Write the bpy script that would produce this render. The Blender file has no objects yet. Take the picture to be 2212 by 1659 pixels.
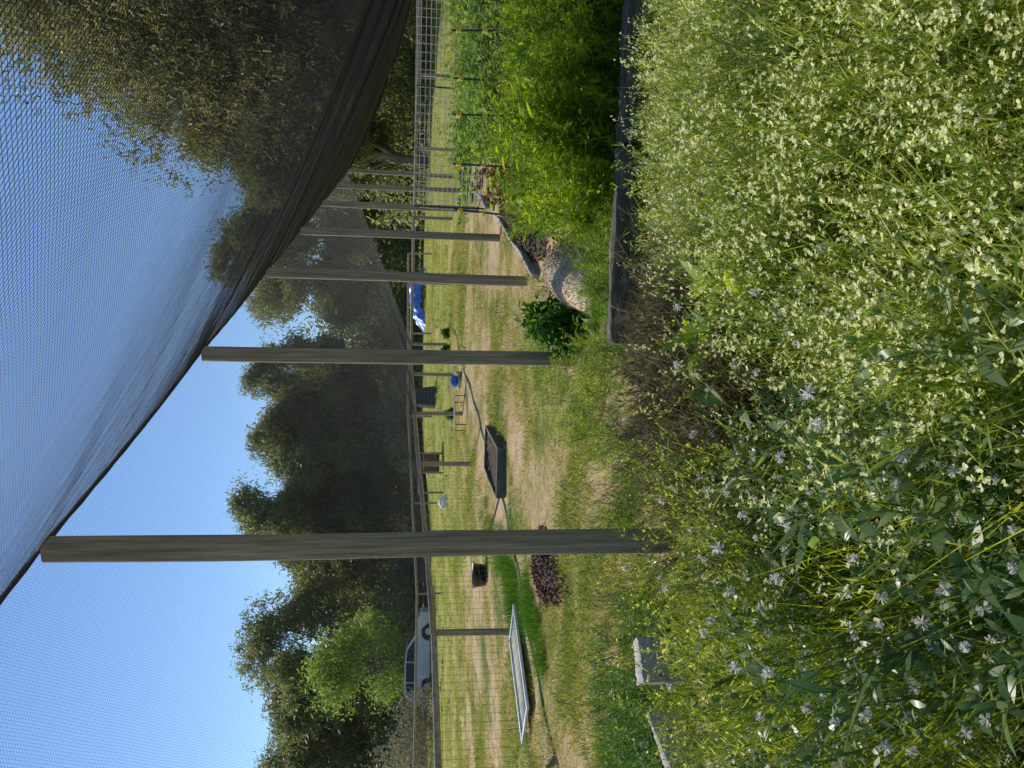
import bpy, math, numpy as np
from mathutils import Matrix, Vector
rng=np.random.default_rng(7)
S=bpy.context.scene
COL=S.collection
S.view_settings.view_transform='Standard'
try: S.view_settings.look='None'
except: pass
S.view_settings.exposure=0

# ------------------------------------------------------------ helpers
def nrm(a): return a/np.maximum(np.linalg.norm(a,axis=-1,keepdims=True),1e-9)
def sstep(t): t=np.clip(t,0,1); return t*t*(3-2*t)
def gz(x,y):
    x=np.asarray(x,float); y=np.asarray(y,float)
    r=.045*np.maximum(y-13,0)*(.25+.75*sstep((x+9)/8))
    r=1.5*(1-np.exp(-r/1.5))
    return r+.02*np.sin(x*1.7+1)*np.cos(y*1.3)+.015*np.sin(x*3.1+y*2.3)
def gzf(x,y): return float(gz(x,y))
def patch(x,y): return (np.sin(1.1*x+.7*y)+np.sin(.6*y-1.7*x+2)+.8*np.sin(2.3*y+.5*x+1)+.6*np.sin(3.9*x-1.3*y)+.4*np.sin(5.1*y+4.3*x))/2.4

class B:
    def __init__(s): s.V=[];s.Q=[];s.M=[];s.n=0
    def add(s,V,Q,m=0):
        V=np.asarray(V,float).reshape(-1,3); Q=np.asarray(Q,int).reshape(-1,4)
        s.V.append(V); s.Q.append(Q+s.n); s.n+=len(V)
        s.M.append(np.full(len(Q),m) if np.isscalar(m) else np.asarray(m))
    def get(s): return np.concatenate(s.V),np.concatenate(s.Q),np.concatenate(s.M)
    def box(s,c,size,m=0,rz=0,tilt=None):
        x,y,z=[v/2 for v in size]
        V=np.array([[a,b,d] for a in(-x,x) for b in(-y,y) for d in(-z,z)],float)
        R=np.array(Matrix.Rotation(rz,3,'Z'))
        if tilt is not None: R=R@np.array(Matrix.Rotation(tilt,3,'Y'))
        V=V@R.T+np.array(c)
        s.add(V,[[0,1,3,2],[4,6,7,5],[0,4,5,1],[2,3,7,6],[0,2,6,4],[1,5,7,3]],m)
    def tubes(s,P,r,m=0,n=3,valid=None):
        P=np.asarray(P,float)
        if P.ndim==2: P=P[None]
        L,K,_=P.shape
        r=np.broadcast_to(np.asarray(r,float),(L,K))
        d=nrm(np.gradient(P,axis=1)); ref=np.array([.31,.17,.935])
        n1=nrm(np.cross(d,ref)); n2=np.cross(n1,d)
        a=np.arange(n)*2*np.pi/n
        R=P[:,:,None,:]+r[:,:,None,None]*(np.cos(a)[:,None]*n1[:,:,None,:]+np.sin(a)[:,None]*n2[:,:,None,:])
        idx=np.arange(L*K*n).reshape(L,K,n); nx=np.roll(idx,-1,axis=2)
        Q=np.stack([idx[:,:-1],nx[:,:-1],nx[:,1:],idx[:,1:]],-1)
        if valid is not None: Q=Q[valid]
        s.add(R.reshape(-1,3),Q.reshape(-1,4),m)
    def leaves(s,base,dr,L,W,m=0,prof=(.3,1,.75,.06),droop=.2,rg=rng,roll=1.0):
        base=np.asarray(base,float).reshape(-1,3); N=len(base)
        dr=nrm(np.broadcast_to(np.asarray(dr,float),(N,3)))
        L=np.broadcast_to(np.asarray(L,float),(N,)); W=np.broadcast_to(np.asarray(W,float),(N,))
        up=np.array([0,0,1.])+rg.normal(0,.35*roll,(N,3))
        sd=nrm(np.cross(dr,up)); K=len(prof); t=np.linspace(0,1,K)
        dp=np.broadcast_to(np.asarray(droop,float),(N,))
        C=base[:,None]+dr[:,None]*(L[:,None]*t)[...,None]
        C[:,:,2]-=dp[:,None]*L[:,None]*t**2
        o=sd[:,None]*(W[:,None]*np.array(prof)/2)[...,None]
        V=np.stack([C-o,C+o],2).reshape(-1,3)
        i=np.arange(N*K*2).reshape(N,K,2)
        Q=np.stack([i[:,:-1,0],i[:,:-1,1],i[:,1:,1],i[:,1:,0]],-1)
        s.add(V,Q,m)
    def spin(s,prof,c=(0,0,0),n=16,m=0):
        a=np.arange(n)*2*np.pi/n; p=np.array(prof,float)
        V=np.stack([p[:,0,None]*np.cos(a),p[:,0,None]*np.sin(a),np.repeat(p[:,1,None],n,1)],-1)+np.array(c)
        i=np.arange(len(p)*n).reshape(len(p),n); nx=np.roll(i,-1,1)
        s.add(V,np.stack([i[:-1],nx[:-1],nx[1:],i[1:]],-1),m)

def scatter(T,pos,sc,rz,tilt=None,rnd=None,rg=rng):
    V,Q,M=T; N=len(pos)
    sc=np.asarray(sc,float)
    if sc.ndim==1: sc=np.repeat(sc[:,None],3,1)
    c,s_=np.cos(rz),np.sin(rz)
    W=V[None]*sc[:,None]
    X=W[...,0]*c[:,None]-W[...,1]*s_[:,None]; Y=W[...,0]*s_[:,None]+W[...,1]*c[:,None]
    Z=W[...,2]
    if tilt is not None: X=X+Z*tilt[:,0,None]; Y=Y+Z*tilt[:,1,None]
    O=np.stack([X,Y,Z],-1)+pos[:,None]
    QQ=Q[None]+(np.arange(N)*len(V))[:,None,None]
    r=rg.random(N) if rnd is None else rnd
    return O.reshape(-1,3),QQ.reshape(-1,4),np.tile(M,N),np.repeat(r,len(V))
def merge(parts):
    n=0;V=[];Q=[];M=[];R=[]
    for v,q,m,r in parts:
        V.append(v);Q.append(q+n);M.append(m);R.append(r);n+=len(v)
    return np.concatenate(V),np.concatenate(Q),np.concatenate(M),np.concatenate(R)
def mesh(name,V,Q,M,mats,rnd=None,smooth=False):
    me=bpy.data.meshes.new(name)
    me.vertices.add(len(V)); me.vertices.foreach_set('co',np.ascontiguousarray(V,dtype=np.float32).ravel())
    me.loops.add(len(Q)*4); me.loops.foreach_set('vertex_index',np.ascontiguousarray(Q,dtype=np.int32).ravel())
    me.polygons.add(len(Q)); me.polygons.foreach_set('loop_start',np.arange(len(Q),dtype=np.int32)*4)
    me.polygons.foreach_set('material_index',np.ascontiguousarray(M,dtype=np.int32))
    if smooth: me.polygons.foreach_set('use_smooth',np.ones(len(Q),dtype=bool))
    for m in mats: me.materials.append(m)
    if rnd is not None:
        a=me.attributes.new('rnd','FLOAT','POINT'); a.data.foreach_set('value',np.ascontiguousarray(rnd,dtype=np.float32))
    me.update(calc_edges=True); me.validate()
    return me
def link(ob,loc=None,rz=0,parent=None,label=None,cat=None,kind=None,group=None):
    COL.objects.link(ob)
    if loc is not None: ob.location=loc
    if rz: ob.rotation_euler=(0,0,rz)
    if parent: ob.parent=parent
    if label: ob['label']=label
    if cat: ob['category']=cat
    if kind: ob['kind']=kind
    if group: ob['group']=group
    return ob
def mk(name,b,mats,loc=None,rz=0,parent=None,smooth=False,bevel=0,rnd=None,**k):
    V,Q,M=b.get() if isinstance(b,B) else b[:3]
    if not isinstance(b,B) and len(b)>3: rnd=b[3]
    ob=bpy.data.objects.new(name,mesh(name,V,Q,M,mats if isinstance(mats,list) else [mats],rnd,smooth))
    if bevel:
        md=ob.modifiers.new('bevel','BEVEL'); md.width=bevel; md.segments=2; md.limit_method='ANGLE'
    return link(ob,loc,rz,parent,**k)
def empty(name,loc,rz=0,**k):
    e=bpy.data.objects.new(name,None); e.empty_display_size=.2
    return link(e,loc,rz,**k)

# ------------------------------------------------------------ materials
def newmat(name):
    m=bpy.data.materials.new(name); m.use_nodes=True
    nt=m.node_tree; nt.nodes.clear()
    return m,nt,nt.nodes,nt.links
def ramp(N,L,src,stops):
    r=N.new('ShaderNodeValToRGB'); e=r.color_ramp.elements
    while len(e)<len(stops): e.new(.5)
    for i,(p,c) in enumerate(stops): e[i].position=p; e[i].color=(*c,1)
    L.new(src,r.inputs[0]); return r.outputs[0]
def noise(N,L,scale,detail=4,rough=.6,vec=None):
    n=N.new('ShaderNodeTexNoise'); n.inputs['Scale'].default_value=scale; n.inputs['Detail'].default_value=detail; n.inputs['Roughness'].default_value=rough
    if vec is not None: L.new(vec,n.inputs['Vector'])
    return n.outputs['Fac']
def leafmat(name,cols,trans=.4,tcol=None,rough=.5,nscale=6,spec=.3):
    m,nt,N,L=newmat(name)
    at=N.new('ShaderNodeAttribute'); at.attribute_name='rnd'
    g=N.new('ShaderNodeNewGeometry')
    nz=noise(N,L,nscale,3,.6,g.outputs['Position'])
    ad=N.new('ShaderNodeMath'); ad.operation='MULTIPLY_ADD'; L.new(at.outputs['Fac'],ad.inputs[0]); ad.inputs[1].default_value=.55
    sc=N.new('ShaderNodeMath'); sc.operation='MULTIPLY_ADD'; L.new(nz,sc.inputs[0]); sc.inputs[1].default_value=1.3; sc.inputs[2].default_value=-.42
    L.new(sc.outputs[0],ad.inputs[2])
    k=len(cols); c=ramp(N,L,ad.outputs[0],[(i/(k-1),cols[i]) for i in range(k)])
    p=N.new('ShaderNodeBsdfPrincipled'); L.new(c,p.inputs['Base Color']); p.inputs['Roughness'].default_value=rough; p.inputs['Specular IOR Level'].default_value=spec
    t=N.new('ShaderNodeBsdfTranslucent')
    mx=N.new('ShaderNodeMixRGB'); mx.blend_type='MULTIPLY'; mx.inputs[0].default_value=1; L.new(c,mx.inputs[1]); mx.inputs[2].default_value=(*(tcol or (1.9,1.85,.6)),1)
    L.new(mx.outputs[0],t.inputs['Color'])
    s=N.new('ShaderNodeMixShader'); s.inputs[0].default_value=trans; L.new(p.outputs[0],s.inputs[1]); L.new(t.outputs[0],s.inputs[2])
    o=N.new('ShaderNodeOutputMaterial'); L.new(s.outputs[0],o.inputs[0]); return m
def surf(name,cols,nscale=8,rough=.7,bump=.2,bscale=40,stretch=(1,1,1),metal=0,detail=5,bdist=.02,spec=.5):
    m,nt,N,L=newmat(name)
    tc=N.new('ShaderNodeTexCoord'); mp=N.new('ShaderNodeMapping'); L.new(tc.outputs['Object'],mp.inputs[0]); mp.inputs['Scale'].default_value=stretch
    c=ramp(N,L,noise(N,L,nscale,detail,.65,mp.outputs[0]),[(.25+.5*i/(len(cols)-1),cols[i]) for i in range(len(cols))])
    p=N.new('ShaderNodeBsdfPrincipled'); L.new(c,p.inputs['Base Color']); p.inputs['Roughness'].default_value=rough; p.inputs['Metallic'].default_value=metal; p.inputs['Specular IOR Level'].default_value=spec
    if bump:
        bp=N.new('ShaderNodeBump'); bp.inputs['Strength'].default_value=bump; bp.inputs['Distance'].default_value=bdist
        L.new(noise(N,L,bscale,4,.6,mp.outputs[0]),bp.inputs['Height']); L.new(bp.outputs[0],p.inputs['Normal'])
    o=N.new('ShaderNodeOutputMaterial'); L.new(p.outputs[0],o.inputs[0]); return m

M_leaf=leafmat('weed_leaf',[(.08,.16,.02),(.2,.3,.035),(.34,.44,.06)],.5)
M_stem=leafmat('weed_stem',[(.16,.23,.035),(.3,.36,.065),(.48,.52,.15)],.45)
M_petal=leafmat('pale_petal',[(.76,.73,.26),(.87,.85,.42),(.92,.91,.58)],.4,(1.08,1.08,.95),.6)
M_ypetal=leafmat('yellow_petal',[(.65,.6,.05),(.8,.76,.09),(.86,.83,.2)],.45,(1.15,1.15,.8),.6)
M_grey=leafmat('greygreen_leaf',[(.05,.11,.035),(.16,.24,.08),(.38,.44,.24)],.4,(1.5,1.6,.6),.35)
M_bright=leafmat('bed_leaf',[(.05,.12,.015),(.2,.32,.02),(.42,.52,.04)],.5,(1.9,1.7,.4),nscale=2.2)
M_dark=leafmat('dark_leaf',[(.03,.09,.015),(.06,.16,.02),(.12,.22,.035)],.4,rough=.55,spec=.25)
M_brown=leafmat('dry_weed',[(.09,.09,.035),(.2,.16,.07),(.36,.28,.14)],.25,(1.2,1.1,.8),.8)
M_red=leafmat('red_leaf',[(.16,.05,.025),(.25,.11,.05),(.14,.18,.03)],.35,(1.5,1.2,.8))
M_fluff=leafmat('seed_fluff',[(.6,.58,.52),(.7,.68,.62),(.75,.75,.7)],.4,(1,1,1),.9)
M_lawn=leafmat('lawn_blade',[(.14,.23,.03),(.28,.32,.06),(.52,.4,.17),(.62,.47,.28)],.4,(1.3,1.3,.7),.6,1.1)
M_past=leafmat('pasture_blade',[(.18,.26,.04),(.3,.35,.06),(.47,.42,.12),(.55,.45,.18)],.4,(1.3,1.3,.7),.6,.5)
M_tall=leafmat('tall_grass_blade',[(.08,.15,.02),(.22,.29,.035),(.42,.45,.1)],.5,(1.8,1.7,.5),.5,3)
M_euc=leafmat('eucalyptus_leaf',[(.09,.115,.055),(.175,.2,.095),(.28,.29,.15)],.42,(1.8,1.75,1.),.5,.35)
M_euc2=leafmat('warm_eucalyptus_leaf',[(.07,.085,.04),(.16,.165,.085),(.29,.265,.14)],.42,(1.8,1.7,1.),.5,.35)
M_fresh=leafmat('fresh_leaf',[(.13,.22,.04),(.23,.34,.08),(.34,.44,.13)],.45,(1.6,1.5,.7),.5,.8)
M_olive=leafmat('scrub_leaf',[(.09,.11,.04),(.18,.2,.08),(.32,.3,.14)],.35,(1.4,1.4,.8),.6,.4)
M_pale=leafmat('pale_shrub_leaf',[(.16,.16,.1),(.28,.26,.17),(.4,.36,.26)],.3,(1.2,1.2,.9),.6,1)
M_bark=surf('bark',[(.06,.05,.04),(.16,.13,.10),(.28,.24,.2)],3,.85,.5,12,(1,1,.25))
M_post=surf('weathered_post',[(.11,.09,.055),(.32,.27,.175),(.56,.48,.34)],16,.75,1.,70,(2.5,2.5,.1),detail=9)
M_rail=surf('grey_rail',[(.14,.12,.09),(.32,.27,.2),(.48,.41,.3)],9,.75,.4,30,(1,1,1))
M_sleeper=surf('dark_sleeper',[(.03,.03,.022),(.1,.09,.065),(.3,.26,.2)],9,.8,1.,30,(.5,3,3),detail=8)
M_board=surf('pale_board',[(.2,.19,.16),(.4,.37,.33),(.56,.52,.46)],7,.8,.4,30,(.3,3,3))
M_net=surf('black_netting',[(.008,.0085,.009),(.015,.016,.018)],50,.5,0,spec=.35)
M_wire=surf('galvanised_wire',[(.55,.56,.56),(.72,.73,.73)],20,.4,0,metal=.2)
M_dwire=surf('dull_wire',[(.1,.1,.09),(.2,.2,.18)],20,.5,0,metal=.4)
M_black=surf('black_plastic',[(.012,.012,.013),(.03,.03,.03)],8,.45,.1)
M_yel=surf('yellow_plastic',[(.7,.5,.02),(.8,.6,.04)],8,.4,0)
M_blue=surf('blue_tarp',[(.03,.1,.5),(.06,.18,.7),(.3,.45,.8)],5,.4,.4,8)
M_bluep=surf('blue_plastic',[(.02,.12,.6),(.04,.2,.7)],3,.4,0)
M_white=surf('white_paint',[(.45,.46,.45),(.65,.67,.67),(.75,.75,.75)],9,.6,.2)
M_glass=surf('dusty_sheet',[(.16,.19,.14),(.28,.3,.25),(.42,.43,.38)],6,.85,.2,spec=.1)
M_soil=surf('dark_soil',[(.03,.02,.014),(.08,.05,.035),(.14,.09,.06)],14,.95,1,40,bdist=.05)
M_chip=surf('bark_chip',[(.07,.035,.02),(.14,.075,.042),(.26,.16,.1)],9,.9,.3)
M_wchip=surf('wood_chip',[(.46,.35,.21),(.64,.5,.33),(.74,.62,.44)],20,.9,.3)
M_zinc=surf('corrugated_zinc',[(.06,.06,.06),(.13,.135,.13)],5,.6,.1,metal=.2)
M_silver=surf('silver_car_paint',[(.5,.51,.52),(.6,.61,.62)],1,.3,0,metal=.2)
M_cglass=surf('car_glass',[(.02,.025,.03),(.03,.035,.04)],2,.08,0)
M_tyre=surf('tyre_rubber',[(.015,.015,.015),(.03,.03,.03)],9,.8,.2)
M_rim=surf('alloy_rim',[(.4,.4,.4),(.5,.5,.5)],3,.3,0,metal=.7)
M_lamp=surf('lamp_glass',[(.6,.6,.6),(.75,.75,.72)],3,.1,0)
M_greenshed=surf('green_shed_sheet',[(.03,.05,.04),(.05,.075,.06)],3,.5,.1)
M_bin=surf('dark_bin',[(.015,.02,.018),(.03,.035,.03)],4,.5,.1)

def groundmat():
    m,nt,N,L=newmat('ground_soil_grass')
    g=N.new('ShaderNodeNewGeometry'); P=g.outputs['Position']
    n1=noise(N,L,.6,6,.62,P); n2=noise(N,L,7,6,.75,P)
    a=N.new('ShaderNodeMath'); a.operation='MULTIPLY_ADD'; L.new(n2,a.inputs[0]); a.inputs[1].default_value=.45; L.new(n1,a.inputs[2])
    c1=ramp(N,L,a.outputs[0],[(.52,(.06,.09,.018)),(.64,(.2,.22,.05)),(.73,(.47,.35,.18)),(.88,(.62,.45,.3))])
    c2=ramp(N,L,a.outputs[0],[(.5,(.15,.2,.035)),(.7,(.3,.3,.07)),(.9,(.48,.41,.17))])
    sx=N.new('ShaderNodeSeparateXYZ'); L.new(P,sx.inputs[0])
    mr=N.new('ShaderNodeMapRange'); L.new(sx.outputs[1],mr.inputs[0]); mr.inputs[1].default_value=18; mr.inputs[2].default_value=27
    mx=N.new('ShaderNodeMixRGB'); L.new(mr.outputs[0],mx.inputs[0]); L.new(c1,mx.inputs[1]); L.new(c2,mx.inputs[2])
    p=N.new('ShaderNodeBsdfPrincipled'); L.new(mx.outputs[0],p.inputs['Base Color']); p.inputs['Roughness'].default_value=.95; p.inputs['Specular IOR Level'].default_value=.1
    b=N.new('ShaderNodeBump'); b.inputs['Strength'].default_value=.8; b.inputs['Distance'].default_value=.06; L.new(n2,b.inputs['Height']); L.new(b.outputs[0],p.inputs['Normal'])
    o=N.new('ShaderNodeOutputMaterial'); L.new(p.outputs[0],o.inputs[0]); return m
M_ground=groundmat()

# ------------------------------------------------------------ ground
t=np.linspace(-1,1,301); gx=700*np.sinh(5*t)/np.sinh(5); gy=gx+10
X,Y=np.meshgrid(gx,gy,indexing='ij'); Z=gz(X,Y)
i=np.arange(301*301).reshape(301,301)
mk('ground',(np.stack([X,Y,Z],-1).reshape(-1,3),np.stack([i[:-1,:-1],i[1:,:-1],i[1:,1:],i[:-1,1:]],-1).reshape(-1,4),np.zeros(90000)),M_ground,smooth=True,kind='structure',label='dry and green grassy paddock ground',cat='ground')

# ------------------------------------------------------------ tent-shaped netting frame
P0=np.array([-.95,4.56]); D=np.array([.357,.934]); Rt=np.array([.934,-.357]); SP=3.393
WL,WR=5.4,4.9
def pt(s,w): return P0+D*s+Rt*w
TOP=3.6
pb=B()
zs=np.linspace(-.3,TOP,22); ww=.064
ring=np.array([[-1,-.55],[-.85,-.82],[-.55,-1],[.55,-1],[.85,-.82],[1,-.55],[1,.55],[.85,.82],[.55,1],[-.55,1],[-.85,.82],[-1,.55]])*ww
V=np.array([[a*(1+.03*math.sin(z*3))+.005*math.sin(z*2),b_*(1+.02*math.sin(z*4+1)),z] for z in zs for a,b_ in ring])
i=np.arange(22*12).reshape(22,12); nx=np.roll(i,-1,1)
pb.add(V,np.stack([i[:-1],nx[:-1],nx[1:],i[1:]],-1))
pb.add(V[-12:],[[0,1,10,11],[1,2,9,10],[2,3,8,9],[3,4,7,8],[4,5,6,7]])
pme=mesh('timber_post',*pb.get(),[M_post])
for k in range(7):
    x,y=pt(SP*k,0)
    o=bpy.data.objects.new('timber_post',pme)
    link(o,(x,y,0),math.radians(-21+rng.uniform(-6,6)+90*(k%4)),label='tall square weathered timber post holding up the netting ridge',cat='post',group='row of tall timber posts')
    o.rotation_euler[0]=rng.normal(0,.004); o.rotation_euler[1]=rng.normal(0,.005)

def ridgez(s):
    f=(np.asarray(s)/SP)%1
    return TOP+.02-.02*np.sin(np.pi*f)
def netpos(s,w,W,side):
    f=w/W
    x=P0[0]+D[0]*s+Rt[0]*w*side; y=P0[1]+D[1]*s+Rt[1]*w*side
    xe=P0[0]+D[0]*s+Rt[0]*W*side; ye=P0[1]+D[1]*s+Rt[1]*W*side
    ze=gz(xe,ye)*.95+(1.24 if side<0 else 1.45)
    zr=ridgez(s)*(1-f)**2+(TOP+.0)*(1-(1-f)**2)
    e1=np.sin(np.pi*np.clip(f,0,1))
    wr=(.008*np.sin(.9*s+.7*w)+.005*np.sin(1.7*s-1.3*w+1))*e1
    if side>0: wr=wr+(.0016*np.sin(7*s+2.2*w)+.0011*np.sin(12.3*s+3*w+1)+.0005*np.sin(23*s+2*w))*np.clip(1-f,0,1)*np.clip(f*12,0,1)
    z=zr+(ze-zr)*f-(.16 if side>0 else .04)*4*f*(1-f)+wr
    return np.stack([x+.3*wr,y+wr*.2,z],-1)
S0,S1=-7.,SP*6
net=B()
for side,W,pitch,rad in((1,WR,.022,.0008),(-1,WL,.021,.00052)):
    for m_ in(.75,-.75):
        c=np.arange(S0-W*.75,S1+W*.75,pitch); K=23
        w=np.linspace(0,W,K)[None].repeat(len(c),0)
        s=c[:,None]+m_*w+ .003*np.sin(40*w)
        ok=(s>=S0)&(s<=S1); P=netpos(s,w,W,side)
        net.tubes(P,rad,0,3,valid=(ok[:,:-1]&ok[:,1:]))
netob=mk('bird_netting',net,M_net,label='black bird netting draped over the post ridge like a tent',cat='netting')
hb=B(); ss=np.linspace(S0,S1,150); x=P0[0]+D[0]*ss; y=P0[1]+D[1]*ss
hb.tubes(np.stack([x,y,ridgez(ss)+.01],-1),.012+.005*np.abs(np.sin(ss*9)),0,6)
mk('ridge_cable',hb,M_net,parent=netob,smooth=True)
def gable(side,W,rad,name):
    b=B(); w=np.linspace(0,W,60)
    for j in range(5):
        ph=rng.uniform(0,6,2)
        P=netpos(np.full(60,S1-.02),w,W,side)
        P[:,2]+=rad*1.2*np.sin(w*3+ph[0])*np.sin(np.pi*w/W)+rng.normal(0,.004,60)-rad*j*.4
        P[:,1]+=rad*np.sin(w*4+ph[1])
        b.tubes(P,rad*(.6+.3*np.sin(w*5+j)),0,6)
    mk(name,b,M_net,parent=netob,smooth=True)
gable(1,WR,.028,'bunched_hem'); gable(-1,WL,.006,'gable_hem')

# ------------------------------------------------------------ fences
def fence(a,b_,n,h,label,wirem,vs=.15,hs=.1,wr=.0015,postr=.055):
    a=np.array(a);b_=np.array(b_); z0=gzf(*a)
    e=empty('post_and_rail_fence',(a[0],a[1],z0),label=label,cat='fence')
    L=np.linalg.norm(b_-a); dr=(b_-a)/L
    ts=np.linspace(0,L,n)
    pbm=B(); pbm.tubes(np.array([[0,0,q] for q in np.linspace(-.2,h-.02,6)])[None],postr*np.array([1.05,1,1,.97,.96,.95]),0,10)
    me=mesh('post',*pbm.get(),[M_post])
    for t_ in ts:
        p=a+dr*t_; o=bpy.data.objects.new('post',me); link(o,(p[0]-a[0],p[1]-a[1],gzf(*p)-z0),math.atan2(dr[1],dr[0]),parent=e)
        o.rotation_euler[0]=rng.normal(0,.015)
    for t0,t1 in zip(ts[:-1],ts[1:]):
        b=B(); p0=a+dr*(t0+.002); p1=a+dr*(t1-.002)
        A0=np.array([*(p0-a),gzf(*p0)-z0+h+.03]); A1=np.array([*(p1-a),gzf(*p1)-z0+h+.03+rng.normal(0,.01)])
        b.tubes(np.linspace(A0,A1,5)[None],.05,0,8)
        mk('rail',b,M_rail,parent=e)
    w=B(); t_=np.arange(0,L,vs); px=a[0]+dr[0]*t_; py=a[1]+dr[1]*t_; g=gz(px,py)-z0
    P=np.stack([np.stack([px-a[0],py-a[1],g+.03],-1),np.stack([px-a[0],py-a[1],g+h],-1)],1)
    P[:,:,1]-=.06
    w.tubes(P,wr,0,3)
    K=40; tt=np.linspace(0,L,K); px=a[0]+dr[0]*tt; py=a[1]+dr[1]*tt; g=gz(px,py)-z0
    for hz in np.arange(.05,h,hs):
        w.tubes(np.stack([px-a[0],py-a[1]-.06,g+hz],-1)[None],wr,0,3)
    mk('wire_mesh',w,wirem,parent=e)
    return e
fl0=pt(-2.8,-WL); fl1=pt(S1,-WL); fr1=pt(S1,WR)
fence(fl0,fl1,9,1.2,'weathered post and rail fence with dull wire mesh beside lawn',M_dwire,wr=.0024)
fence(fl1,fr1,6,1.15,'post and rail fence with wire mesh closing the enclosure end',M_dwire,wr=.002)
fence(fr1,pt(6,WR),5,1.4,'post and rail fence with wire mesh along garden beds',M_dwire,wr=.002)
fence((-24,30),(6,36),9,1.05,'far paddock fence of thin posts and rail',M_dwire,vs=.3,hs=.25,wr=.002,postr=.045)

# bright steel mesh trellis
e=empty('mesh_trellis',(3.7,16.2,gzf(3.7,16.2)),label='shiny galvanised steel mesh panel trellis behind garden beds',cat='trellis')
b=B(); L=7.2
xs=np.arange(0,L,.17); top=1.52; zz=np.linspace(0,1,8)
P=np.stack([np.broadcast_to(xs[:,None],(len(xs),8)),-.12*xs[:,None]+.25*np.sin(zz*3)[None]*np.exp(-xs[:,None]),zz[None]*top+0*xs[:,None]],-1)
b.tubes(P,.0064,0,4)
xx=np.linspace(0,L,30)
for hz in np.arange(.1,1.56,.1): b.tubes(np.stack([xx,-.12*xx+.25*math.sin(hz/top*3)*np.exp(-xx),0*xx+hz],-1)[None],.006,0,4)
mk('steel_mesh',b,M_wire,parent=e)
for q in(0,2.4,4.8,7.1):
    b=B(); b.tubes(np.array([[q,-.12*q+.03,-.2],[q,-.12*q+.03,1.5]])[None],.02,0,6); mk('support_stake',b,M_black,parent=e)

# electric fence stakes
sb=B(); sb.tubes(np.array([[0,0,-.1],[0,0,.5],[0,0,1.08]])[None],.013,0,6)
stm=mesh('fence_stake',*sb.get(),[M_black])
ib=B(); ib.spin([(.001,.0),(.025,.0),(.029,.02),(.015,.03),(.029,.045),(.025,.06),(.001,.06)],n=10); ib.box((.025,0,.03),(.035,.018,.025))
inm=mesh('insulator',*ib.get(),[M_yel])
for x_,y_ in((2.75,9.7),(3.25,9.2),(3.6,9.1),(4.15,8.9),(4.35,8.7),(4.8,8.6),(2.25,10.3)):
    z_=gzf(x_,y_); o=bpy.data.objects.new('electric_fence_stake',stm)
    link(o,(x_,y_,z_+rng.uniform(.0,.12)),rng.uniform(0,6),label='black plastic stake with yellow insulator standing in bed',cat='fence stake',group='electric fence stakes')
    o.rotation_euler[0]=rng.normal(0,.03); o.rotation_euler[1]=rng.normal(0,.03)
    for hz in(.66,.97):
        c=bpy.data.objects.new('insulator',inm); link(c,(0,0,hz),parent=o)

# ------------------------------------------------------------ raised beds
def board(name,p0,p1,h,th,z,mat,label=None,cat='timber edging',group=None):
    p0=np.array(p0,float);p1=np.array(p1,float);L=np.linalg.norm(p1-p0);a=math.atan2(*(p1-p0)[::-1])
    b=B(); K=26; xs=np.linspace(0,L,K)
    pr=np.array([[-th/2,0],[th/2,0],[th/2,h],[-th/2,h]])
    V=np.array([[x_,q[0]+.012*math.sin(x_*3+q[1]*9)+rng.normal(0,.002),q[1]+(.014*math.sin(x_*2.1+1)+.007*math.sin(x_*9+q[0]*40)+rng.normal(0,.003))*(q[1]>0)] for x_ in xs for q in pr]); i=np.arange(K*4).reshape(K,4); nx=np.roll(i,-1,1)
    b.add(V,np.stack([i[:-1],nx[:-1],nx[1:],i[1:]],-1)); b.add(V[:4],[[3,2,1,0]]); b.add(V[-4:],[[0,1,2,3]])
    return mk(name,b,mat,loc=(p0[0],p0[1],z),rz=a,bevel=.01,label=label,cat=cat,group=group)
board('timber_sleeper',(.28,4.98),(1.55,4.9),.3,.1,0,M_sleeper,'dark weathered timber sleeper edging a raised bed',group='bed sleepers')
board('timber_sleeper',(1.59,4.92),(2.7,4.83),.27,.09,0,M_sleeper,'dark weathered timber sleeper edging a raised bed',group='bed sleepers')
board('timber_sleeper',(2.73,4.82),(3.9,4.7),.31,.1,0,M_sleeper,'dark weathered timber sleeper edging a raised bed',group='bed sleepers')
board('timber_sleeper',(4.0,9.2),(6.6,8.7),.66,.1,0,M_sleeper,'dark timber sleeper beside climbing plants',group='bed sleepers')
for k in range(5):
    p0=pt(5.6+3*k,.35); p1=pt(5.6+3*k+2.93,.35+.05*rng.normal())
    board('edging_board',p0,p1,.1,.05,gzf(*p0)-.02,M_board,'pale grey weathered board edging bed beside the posts',group='bed edging boards')
board('weathered_board',(-1.72,4.3),(-1.5,4.42),.26,.12,.0,M_board,'short pale weathered timber block among weeds',cat='timber')
board('weathered_board',(-1.93,3.7),(-1.8,4.1),.16,.06,.12,M_board,'grey weathered board half hidden in dark weeds',cat='timber')
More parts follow.
